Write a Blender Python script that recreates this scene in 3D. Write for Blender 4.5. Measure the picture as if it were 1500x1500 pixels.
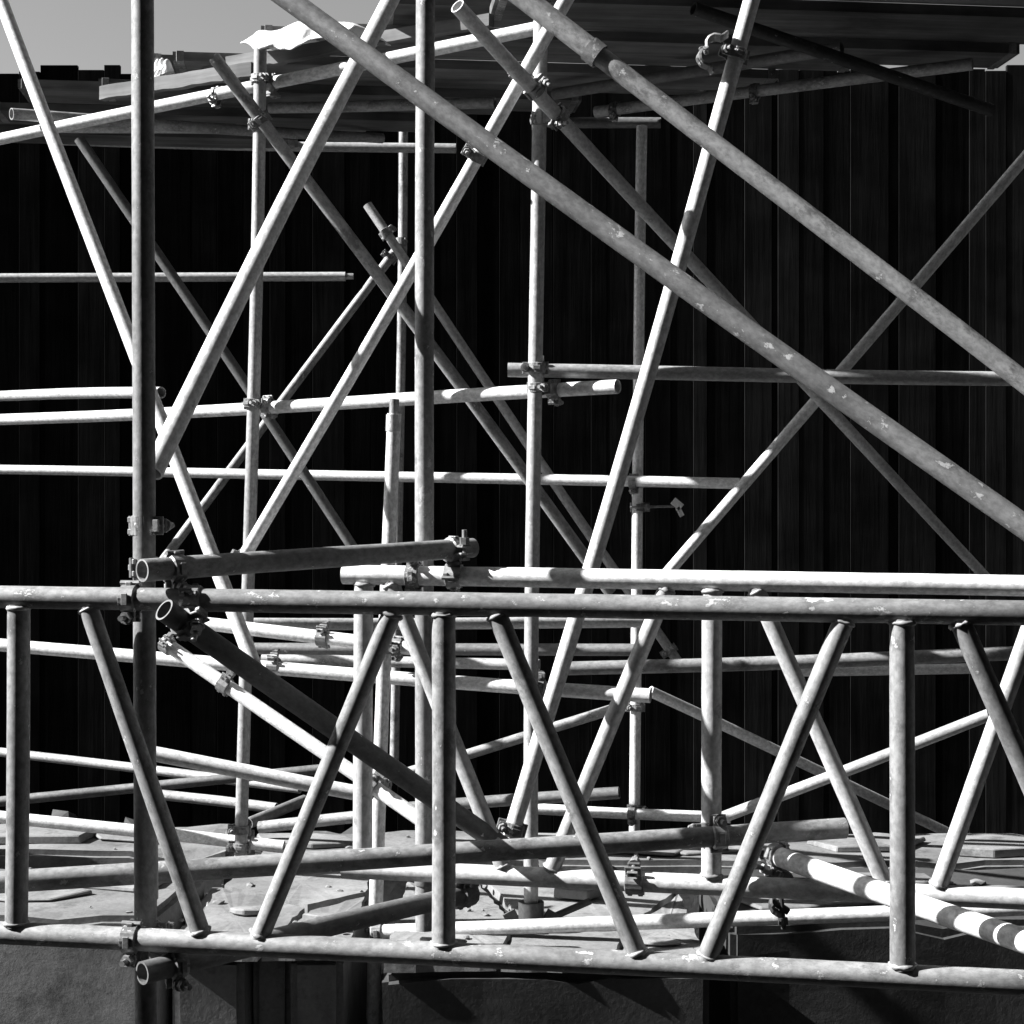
import bpy, bmesh, math, random
from mathutils import Vector, Matrix, noise

# ------------------------------------------------------------------ scene, camera, sky, sun
for o in list(bpy.data.objects):
    bpy.data.objects.remove(o, do_unlink=True)
SC = bpy.context.scene
COL = SC.collection
EYE = 2.1            # eye height in metres
FOC = 2400.0         # focal length in picture units (picture is 1500 wide)

cam_d = bpy.data.cameras.new('camera')
cam_d.sensor_width = 36.0
cam_d.lens = 36.0 * FOC / 1500.0
cam_d.clip_start = 0.05
cam_d.clip_end = 2000.0
cam = bpy.data.objects.new('camera', cam_d)
cam.location = (0, 0, EYE)
cam.rotation_euler = (math.radians(90), 0, 0)
COL.objects.link(cam)
SC.camera = cam

# direction TO the sun: from the left, high, a little from the camera's side
SUN_AZ = 3.0      # degrees the sun stands on the camera's side of the picture plane
SUN_EL = 37.0
_e, _a = math.radians(SUN_EL), math.radians(SUN_AZ)
TO_SUN = Vector((-math.cos(_e) * math.cos(_a), -math.cos(_e) * math.sin(_a), math.sin(_e)))

world = bpy.data.worlds.new('World')
SC.world = world
world.use_nodes = True
wn, wl = world.node_tree.nodes, world.node_tree.links
wn.clear()
sky = wn.new('ShaderNodeTexSky')
sky.sky_type = 'NISHITA'
sky.sun_disc = False
sky.sun_elevation = _e
sky.sun_rotation = math.atan2(TO_SUN.x, TO_SUN.y)
sky.air_density = 1.0
sky.dust_density = 1.5
bw = wn.new('ShaderNodeRGBToBW')           # black-and-white picture
bg = wn.new('ShaderNodeBackground')
bg.inputs['Strength'].default_value = 0.05
wo = wn.new('ShaderNodeOutputWorld')
wl.new(sky.outputs[0], bw.inputs[0])
wl.new(bw.outputs[0], bg.inputs['Color'])
wl.new(bg.outputs[0], wo.inputs['Surface'])

sun_d = bpy.data.lights.new('sun', 'SUN')
sun_d.energy = 5.0
sun_d.angle = math.radians(0.5)
sun_d.color = (1.0, 1.0, 1.0)
sun = bpy.data.objects.new('sun', sun_d)
sun.rotation_euler = TO_SUN.to_track_quat('Z', 'Y').to_euler()
sun.location = TO_SUN * 40
COL.objects.link(sun)

SC.view_settings.view_transform = 'Standard'
SC.view_settings.look = 'None'
SC.view_settings.gamma = 1.0
SC.view_settings.exposure = 1.5
SC.view_settings.use_curve_mapping = False

random.seed(11)
TR = 0.02415          # radius of a 48.3 mm scaffold tube

# ------------------------------------------------------------------ materials (all neutral grey)
def grey(v):
    return (v, v, v, 1.0)

def new_mat(name):
    m = bpy.data.materials.new(name)
    m.use_nodes = True
    nt = m.node_tree
    for n in list(nt.nodes):
        nt.nodes.remove(n)
    out = nt.nodes.new('ShaderNodeOutputMaterial')
    b = nt.nodes.new('ShaderNodeBsdfPrincipled')
    nt.links.new(b.outputs[0], out.inputs['Surface'])
    return m, nt, b

def nz(nt, vec, scale, detail=4.0, rough=0.6):
    n = nt.nodes.new('ShaderNodeTexNoise')
    n.inputs['Scale'].default_value = scale
    n.inputs['Detail'].default_value = detail
    n.inputs['Roughness'].default_value = rough
    nt.links.new(vec, n.inputs['Vector'])
    return n.outputs['Fac']

def ramp(nt, fac, pts):
    r = nt.nodes.new('ShaderNodeValToRGB')
    el = r.color_ramp.elements
    el[0].position, el[0].color = pts[0][0], grey(pts[0][1])
    el[1].position, el[1].color = pts[-1][0], grey(pts[-1][1])
    for p, v in pts[1:-1]:
        e = el.new(p)
        e.color = grey(v)
    nt.links.new(fac, r.inputs['Fac'])
    return r.outputs['Color']

def mathn(nt, op, a, b):
    n = nt.nodes.new('ShaderNodeMath')
    n.operation = op
    for k, v in ((0, a), (1, b)):
        if isinstance(v, (int, float)):
            n.inputs[k].default_value = v
        else:
            nt.links.new(v, n.inputs[k])
    return n.outputs[0]

def mixc(nt, fac, a, b):
    n = nt.nodes.new('ShaderNodeMix')
    n.data_type = 'RGBA'
    for sock, v in ((n.inputs[0], fac), (n.inputs[6], a), (n.inputs[7], b)):
        if isinstance(v, (int, float)):
            sock.default_value = v if sock == n.inputs[0] else grey(v)
        else:
            nt.links.new(v, sock)
    return n.outputs[2]

def coords(nt, scale=(1, 1, 1), shift=True):
    tc = nt.nodes.new('ShaderNodeTexCoord')
    mp = nt.nodes.new('ShaderNodeMapping')
    mp.inputs['Scale'].default_value = scale
    nt.links.new(tc.outputs['Object'], mp.inputs['Vector'])
    rnd = None
    if shift:
        oi = nt.nodes.new('ShaderNodeObjectInfo')
        rnd = oi.outputs['Random']
        cx = nt.nodes.new('ShaderNodeCombineXYZ')
        m = mathn(nt, 'MULTIPLY', rnd, 37.0)
        for i in range(3):
            nt.links.new(m, cx.inputs[i])
        nt.links.new(cx.outputs[0], mp.inputs['Location'])
    return mp.outputs[0], rnd

def bump(nt, b, h, strength, dist):
    n = nt.nodes.new('ShaderNodeBump')
    n.inputs['Strength'].default_value = strength
    n.inputs['Distance'].default_value = dist
    nt.links.new(h, n.inputs['Height'])
    nt.links.new(n.outputs[0], b.inputs['Normal'])

def make_tube_mat(name, lo, hi, splash, dirt, rough=0.55, metal=0.15):
    m, nt, b = new_mat(name)
    v, rnd = coords(nt, (1, 1, 0.22))
    v2, _ = coords(nt, (1, 1, 0.7))
    big = nz(nt, v, 9.0, 5.0, 0.62)
    fine = nz(nt, v2, 75.0, 4.0, 0.65)
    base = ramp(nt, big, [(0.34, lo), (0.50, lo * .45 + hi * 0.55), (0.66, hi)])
    tone = mathn(nt, 'ADD', mathn(nt, 'MULTIPLY', rnd, 0.34), 0.83)
    n = nt.nodes.new('ShaderNodeVectorMath'); n.operation = 'SCALE'
    nt.links.new(base, n.inputs[0]); nt.links.new(tone, n.inputs['Scale'])
    fm = ramp(nt, fine, [(0.36, 0.72), (0.64, 1.16)])
    n2 = nt.nodes.new('ShaderNodeVectorMath'); n2.operation = 'MULTIPLY'
    nt.links.new(n.outputs[0], n2.inputs[0]); nt.links.new(fm, n2.inputs[1])
    dn = nz(nt, v2, 17.0, 6.0, 0.72)
    dmask = ramp(nt, dn, [(0.60 - dirt, 0.0), (0.70 - dirt, 0.75)])
    c1 = mixc(nt, dmask, n2.outputs[0], 0.10)
    sn = nz(nt, v2, 34.0, 5.0, 0.7)
    smask = ramp(nt, sn, [(0.66 - splash, 0.0), (0.70 - splash, 0.8)])
    c2 = mixc(nt, smask, c1, 0.62)
    nt.links.new(c2, b.inputs['Base Color'])
    rr = ramp(nt, big, [(0.3, rough + 0.15), (0.7, rough - 0.08)])
    nt.links.new(rr, b.inputs['Roughness'])
    b.inputs['Metallic'].default_value = metal
    bump(nt, b, mathn(nt, 'ADD', fine, mathn(nt, 'MULTIPLY', smask, 0.6)), 0.35, 0.0012)
    return m

MAT = {}
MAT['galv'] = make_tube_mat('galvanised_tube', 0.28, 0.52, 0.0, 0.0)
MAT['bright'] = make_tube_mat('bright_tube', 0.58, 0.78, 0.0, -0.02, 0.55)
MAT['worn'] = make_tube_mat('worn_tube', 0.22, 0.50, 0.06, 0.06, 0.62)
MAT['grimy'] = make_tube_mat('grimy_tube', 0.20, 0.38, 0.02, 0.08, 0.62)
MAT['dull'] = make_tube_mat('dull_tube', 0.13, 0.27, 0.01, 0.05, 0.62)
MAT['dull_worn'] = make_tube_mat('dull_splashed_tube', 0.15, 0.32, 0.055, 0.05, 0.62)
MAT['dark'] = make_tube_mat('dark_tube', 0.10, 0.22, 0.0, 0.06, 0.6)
MAT['sooty'] = make_tube_mat('very_dark_tube', 0.05, 0.12, 0.0, 0.04, 0.62)  # very dark grey tone for the single sloping tube
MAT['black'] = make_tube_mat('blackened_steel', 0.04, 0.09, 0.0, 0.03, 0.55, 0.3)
MAT['iron'] = make_tube_mat('coupler_iron', 0.14, 0.34, 0.06, 0.10, 0.5, 0.45)

def make_wood(name, lo, hi, axis_scale, rough=0.85, spec=0.2):
    m, nt, b = new_mat(name)
    v, rnd = coords(nt, axis_scale)
    g = nz(nt, v, 22.0, 6.0, 0.65)
    v2, _ = coords(nt, (1, 1, 1))
    blot = nz(nt, v2, 2.6, 4.0, 0.6)
    c = ramp(nt, g, [(0.28, lo), (0.5, (lo + hi) / 2), (0.72, hi)])
    t = mathn(nt, 'ADD', mathn(nt, 'MULTIPLY', rnd, 0.5), 0.7)
    n = nt.nodes.new('ShaderNodeVectorMath'); n.operation = 'SCALE'
    nt.links.new(c, n.inputs[0]); nt.links.new(t, n.inputs['Scale'])
    bm_ = ramp(nt, blot, [(0.35, 0.6), (0.65, 1.15)])
    n2 = nt.nodes.new('ShaderNodeVectorMath'); n2.operation = 'MULTIPLY'
    nt.links.new(n.outputs[0], n2.inputs[0]); nt.links.new(bm_, n2.inputs[1])
    nt.links.new(n2.outputs[0], b.inputs['Base Color'])
    b.inputs['Roughness'].default_value = rough
    b.inputs['Specular IOR Level'].default_value = spec
    bump(nt, b, g, 0.5, 0.004)
    return m

MAT['wood'] = make_wood('weathered_board', 0.10, 0.24, (0.06, 1, 1))
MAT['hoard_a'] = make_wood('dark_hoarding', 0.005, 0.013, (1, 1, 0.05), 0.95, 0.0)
MAT['hoard_c'] = make_wood('paler_hoarding', 0.011, 0.027, (1, 1, 0.05), 0.95, 0.0)  # paler boards, used towards the right of the wall
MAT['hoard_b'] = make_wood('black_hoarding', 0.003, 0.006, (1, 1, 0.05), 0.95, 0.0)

def make_concrete(name, lo, hi):
    m, nt, b = new_mat(name)
    v, rnd = coords(nt)
    big = nz(nt, v, 2.3, 6.0, 0.62)
    fine = nz(nt, v, 60.0, 5.0, 0.7)
    st = nz(nt, v, 7.0, 8.0, 0.75)
    c = ramp(nt, big, [(0.32, lo), (0.68, hi)])
    f = ramp(nt, fine, [(0.3, 0.8), (0.7, 1.12)])
    n2 = nt.nodes.new('ShaderNodeVectorMath'); n2.operation = 'MULTIPLY'
    nt.links.new(c, n2.inputs[0]); nt.links.new(f, n2.inputs[1])
    dm = ramp(nt, st, [(0.53, 0.0), (0.66, 0.6)])
    nt.links.new(mixc(nt, dm, n2.outputs[0], 0.05), b.inputs['Base Color'])
    b.inputs['Roughness'].default_value = 0.9
    b.inputs['Specular IOR Level'].default_value = 0.2
    bump(nt, b, mathn(nt, 'ADD', fine, mathn(nt, 'MULTIPLY', st, 2.0)), 0.25, 0.004)
    return m

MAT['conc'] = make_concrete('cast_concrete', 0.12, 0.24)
MAT['conc_shaded'] = make_concrete('shade_dark_concrete', 0.035, 0.08)  # darker copy of the concrete, carrying shade in its colour
MAT['slab'] = make_concrete('broken_slab', 0.13, 0.28)
MAT['ground'] = make_concrete('site_ground', 0.02, 0.045)
MAT['brick'] = make_concrete('blocker_surface', 0.010, 0.018)  # near-black surface of the added blockers, keeps bounce low
MAT['rubble'] = make_concrete('site_rubble', 0.03, 0.10)

m, nt, b = new_mat('white_sheeting')
v, _ = coords(nt)
nt.links.new(ramp(nt, nz(nt, v, 14.0, 5.0), [(0.3, 0.55), (0.7, 0.8)]), b.inputs['Base Color'])
b.inputs['Roughness'].default_value = 0.55
bump(nt, b, nz(nt, v, 25.0, 5.0), 0.5, 0.01)
MAT['sheet'] = m

# ------------------------------------------------------------------ helpers
def at(px, py, d):
    """World point that stands d metres from the eye at a measured bearing."""
    return Vector(((px - 750.0) / FOC * d, d, EYE - (py - 750.0) / FOC * d))

def tag(o, label=None, cat=None, group=None, kind=None):
    if label: o['label'] = label
    if cat: o['category'] = cat
    if group: o['group'] = group
    if kind: o['kind'] = kind
    return o

def link(name, me, mat=None, parent=None):
    o = bpy.data.objects.new(name, me)
    COL.objects.link(o)
    if mat is not None and len(me.materials) == 0:
        me.materials.append(mat)
    if parent is not None:
        o.parent = parent
    return o

def empty(name, loc):
    o = bpy.data.objects.new(name, None)
    o.empty_display_size = 0.05
    o.location = loc
    COL.objects.link(o)
    return o

def frame(a):
    """Rotation whose Z is direction a."""
    a = a.normalized()
    ref = Vector((0, 0, 1)) if abs(a.z) < 0.95 else Vector((0, 1, 0))
    x = ref.cross(a).normalized()
    y = a.cross(x)
    return Matrix((x, y, a)).transposed()

def tube_mesh(name, L, r=TR, wall=0.0042, seg=28, bow=0.0, seed=0, ragged=0.0, solid=False, dent=0.0004):
    rnd = random.Random(seed)
    n = max(4, int(L / 0.09))
    ang = rnd.uniform(0, 6.28)
    ph = rnd.uniform(0, 6.28)
    vs, fs, sm = [], [], []
    def off(t):
        k = bow * math.sin(math.pi * t) + bow * 0.35 * math.sin(2 * math.pi * t + ph)
        return math.cos(ang) * k, math.sin(ang) * k
    def shell(rad, flip):
        base = len(vs)
        for i in range(n + 1):
            t = i / n
            ox, oy = off(t)
            for j in range(seg):
                a = 2 * math.pi * j / seg
                rr = rad + (dent * noise.noise(Vector((math.cos(a) * 1.5, math.sin(a) * 1.5, t * L * 9 + seed))) if not flip else 0)
                z = t * L
                if ragged and i == 0:
                    z += ragged * (0.5 + 0.5 * math.sin(a * 2 + seed)) * rnd.uniform(0.3, 1.0)
                vs.append((rr * math.cos(a) + ox, rr * math.sin(a) + oy, z))
        for i in range(n):
            for j in range(seg):
                q = [base + i * seg + j, base + i * seg + (j + 1) % seg,
                     base + (i + 1) * seg + (j + 1) % seg, base + (i + 1) * seg + j]
                fs.append(q[::-1] if flip else q); sm.append(True)
        return base
    o = shell(r, False)
    if solid:
        for i, fl in ((0, True), (n, False)):
            b0 = len(vs)
            for j in range(seg):
                vs.append(vs[o + i * seg + j])
            f = list(range(b0, b0 + seg))
            fs.append(f[::-1] if fl else f); sm.append(False)
    else:
        q = shell(r - wall, True)
        for i, fl in ((0, True), (n, False)):
            b0 = len(vs)
            for j in range(seg): vs.append(vs[o + i * seg + j])
            for j in range(seg): vs.append(vs[q + i * seg + j])
            for j in range(seg):
                f = [b0 + j, b0 + (j + 1) % seg, b0 + seg + (j + 1) % seg, b0 + seg + j]
                fs.append(f[::-1] if fl is False else f); sm.append(False)
    me = bpy.data.meshes.new(name)
    me.from_pydata(vs, [], fs)
    me.polygons.foreach_set('use_smooth', sm)
    me.update()
    return me

def place_tube(name, p0, p1, mat, parent=None, **kw):
    d = p1 - p0
    me = tube_mesh(name, d.length, **kw)
    o = link(name, me, mat)
    M = Matrix.Translation(p0) @ frame(d).to_4x4()
    if parent is not None:
        o.parent = parent
        M = parent.matrix_basis.inverted() @ M
    o.matrix_basis = M
    return o

def bm_obj(name, bm, mat, parent=None, M=None, smooth=False):
    me = bpy.data.meshes.new(name)
    bm.to_mesh(me); bm.free()
    if smooth:
        me.polygons.foreach_set('use_smooth', [True] * len(me.polygons))
    o = link(name, me, mat)
    if parent is not None:
        o.parent = parent
        if M is not None:
            M = parent.matrix_basis.inverted() @ M
    if M is not None:
        o.matrix_basis = M
    return o

# ------------------------------------------------------------------ ground
bm = bmesh.new()
N = 60
R = 900.0
xs = sorted(set([-R, -300, -100, -40, -20] + [(-14 + 28 * i / N) for i in range(N + 1)] + [20, 40, 100, 300, R]))
ys = sorted(set([-R, -300, -100, -40, -20, -10] + [(-4 + 18 * i / 40) for i in range(41)] + [20, 40, 100, 300, R]))
grid = []
for y in ys:
    row = []
    for x in xs:
        h = 0.035 * noise.noise(Vector((x * 1.3, y * 1.3, 0))) if abs(x) < 14 and 6 < y < 9.5 else 0.0
        row.append(bm.verts.new((x, y, h - 0.02)))
    grid.append(row)
for j in range(len(ys) - 1):
    for i in range(len(xs) - 1):
        bm.faces.new((grid[j][i], grid[j][i + 1], grid[j + 1][i + 1], grid[j + 1][i]))
g = bm_obj('ground', bm, MAT['ground'], smooth=True)
tag(g, kind='structure')

# ------------------------------------------------------------------ hoarding wall behind the scaffold
WALL_Y = 10.0
WALL_H = 4.8
wall = empty('hoarding_wall', (0, WALL_Y, 0))
tag(wall, 'tall dark hoarding of upright boards behind the scaffolding', 'wall')
rw = random.Random(5)
def hoard_board(x0, x1, yf, thick, mat, h):
    bm = bmesh.new()
    w = x1 - x0
    bmesh.ops.create_cube(bm, size=1.0)
    bmesh.ops.scale(bm, vec=(w - 0.003, thick, h), verts=bm.verts)
    bmesh.ops.bevel(bm, geom=list(bm.edges), offset=0.002, segments=1, affect='EDGES')
    o = bm_obj('board', bm, mat, wall)
    o.matrix_basis = Matrix.Translation(((x0 + x1) / 2, -yf + thick / 2, h / 2)) @ Matrix.Rotation(rw.uniform(-0.006, 0.006), 4, 'Z')
# boards seen at the right, measured; the rest follow the same rhythm
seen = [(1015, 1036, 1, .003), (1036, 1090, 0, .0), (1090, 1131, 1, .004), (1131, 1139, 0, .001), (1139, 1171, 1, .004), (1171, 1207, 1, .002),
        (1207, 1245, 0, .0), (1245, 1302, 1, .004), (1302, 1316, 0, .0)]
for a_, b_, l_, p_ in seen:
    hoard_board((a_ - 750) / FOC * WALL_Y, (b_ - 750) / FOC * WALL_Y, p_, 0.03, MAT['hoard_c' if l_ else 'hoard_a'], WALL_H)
def fill(x0, x1):
    x = x0
    k = 0
    while x < x1 - 0.05:
        w = rw.choice((0.10, 0.13, 0.16, 0.2, 0.23))
        if x1 - x - w < 0.08: w = x1 - x
        light = rw.random() < 0.6
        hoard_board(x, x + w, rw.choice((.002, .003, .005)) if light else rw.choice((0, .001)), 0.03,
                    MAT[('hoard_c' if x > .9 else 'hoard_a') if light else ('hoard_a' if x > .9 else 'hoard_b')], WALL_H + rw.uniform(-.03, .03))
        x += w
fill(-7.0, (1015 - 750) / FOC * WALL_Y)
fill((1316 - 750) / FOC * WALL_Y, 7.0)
bm = bmesh.new()
bmesh.ops.create_cube(bm, size=1.0)
bmesh.ops.scale(bm, vec=(13.96, 0.02, WALL_H - .06), verts=bm.verts)
o = bm_obj('leak_blocker', bm, MAT['hoard_b'], wall)  # added sheet, stops daylight leaking through the board gaps
o.location = (0, 0.047, (WALL_H - .06) / 2)
for zz in (0.5, 2.3, 4.1):      # rails the boards are nailed to
    bm = bmesh.new()
    bmesh.ops.create_cube(bm, size=1.0)
    bmesh.ops.scale(bm, vec=(13.9, 0.06, 0.1), verts=bm.verts)
    o = bm_obj('rail', bm, MAT['hoard_b'], wall)
    o.location = (0, 0.092, zz)

# ------------------------------------------------------------------ added dark blockers, unseen beyond the frame, to cut fill light
def fill_blocker(label, origin, along, length, height, depth):
    root = empty('blocker', origin)
    root.rotation_euler = (0, 0, math.atan2(along[1], along[0]))
    bm = bmesh.new(); bmesh.ops.create_cube(bm, size=1.0)
    bmesh.ops.scale(bm, vec=(length, depth, height), verts=bm.verts)
    bmesh.ops.translate(bm, vec=(length / 2, depth / 2, height / 2 - .05), verts=bm.verts)
    bm_obj('wall', bm, MAT['brick'], root)
    n = int(length / 2.2)
    for i in range(n):
        for j in range(int(height / 3)):
            bm = bmesh.new(); bmesh.ops.create_cube(bm, size=1.0)
            bmesh.ops.scale(bm, vec=(1.0, .1, 1.5), verts=bm.verts)
            bmesh.ops.translate(bm, vec=((i + .5) * length / n, -.02, 1.0 + 3 * j + .9), verts=bm.verts)
            bm_obj('blocker_window', bm, MAT['black'], root)
    tag(root, label, 'blocker')
fill_blocker('unseen added fill-cutting building standing along the side of the yard', (5.2, 9.6, 0), (0, -1), 15.0, 18.0, 6.0)
fill_blocker('unseen added fill-cutting building on the opposite side of the yard', (5.2, -4.5, 0), (-1, 0), 14.0, 21.0, 6.0)
fill_blocker('unseen added fill-cutting building across the yard on the sunny side', (-4.6, -8.0, 0), (0, 1), 10.5, 15.0, 6.0)

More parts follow.
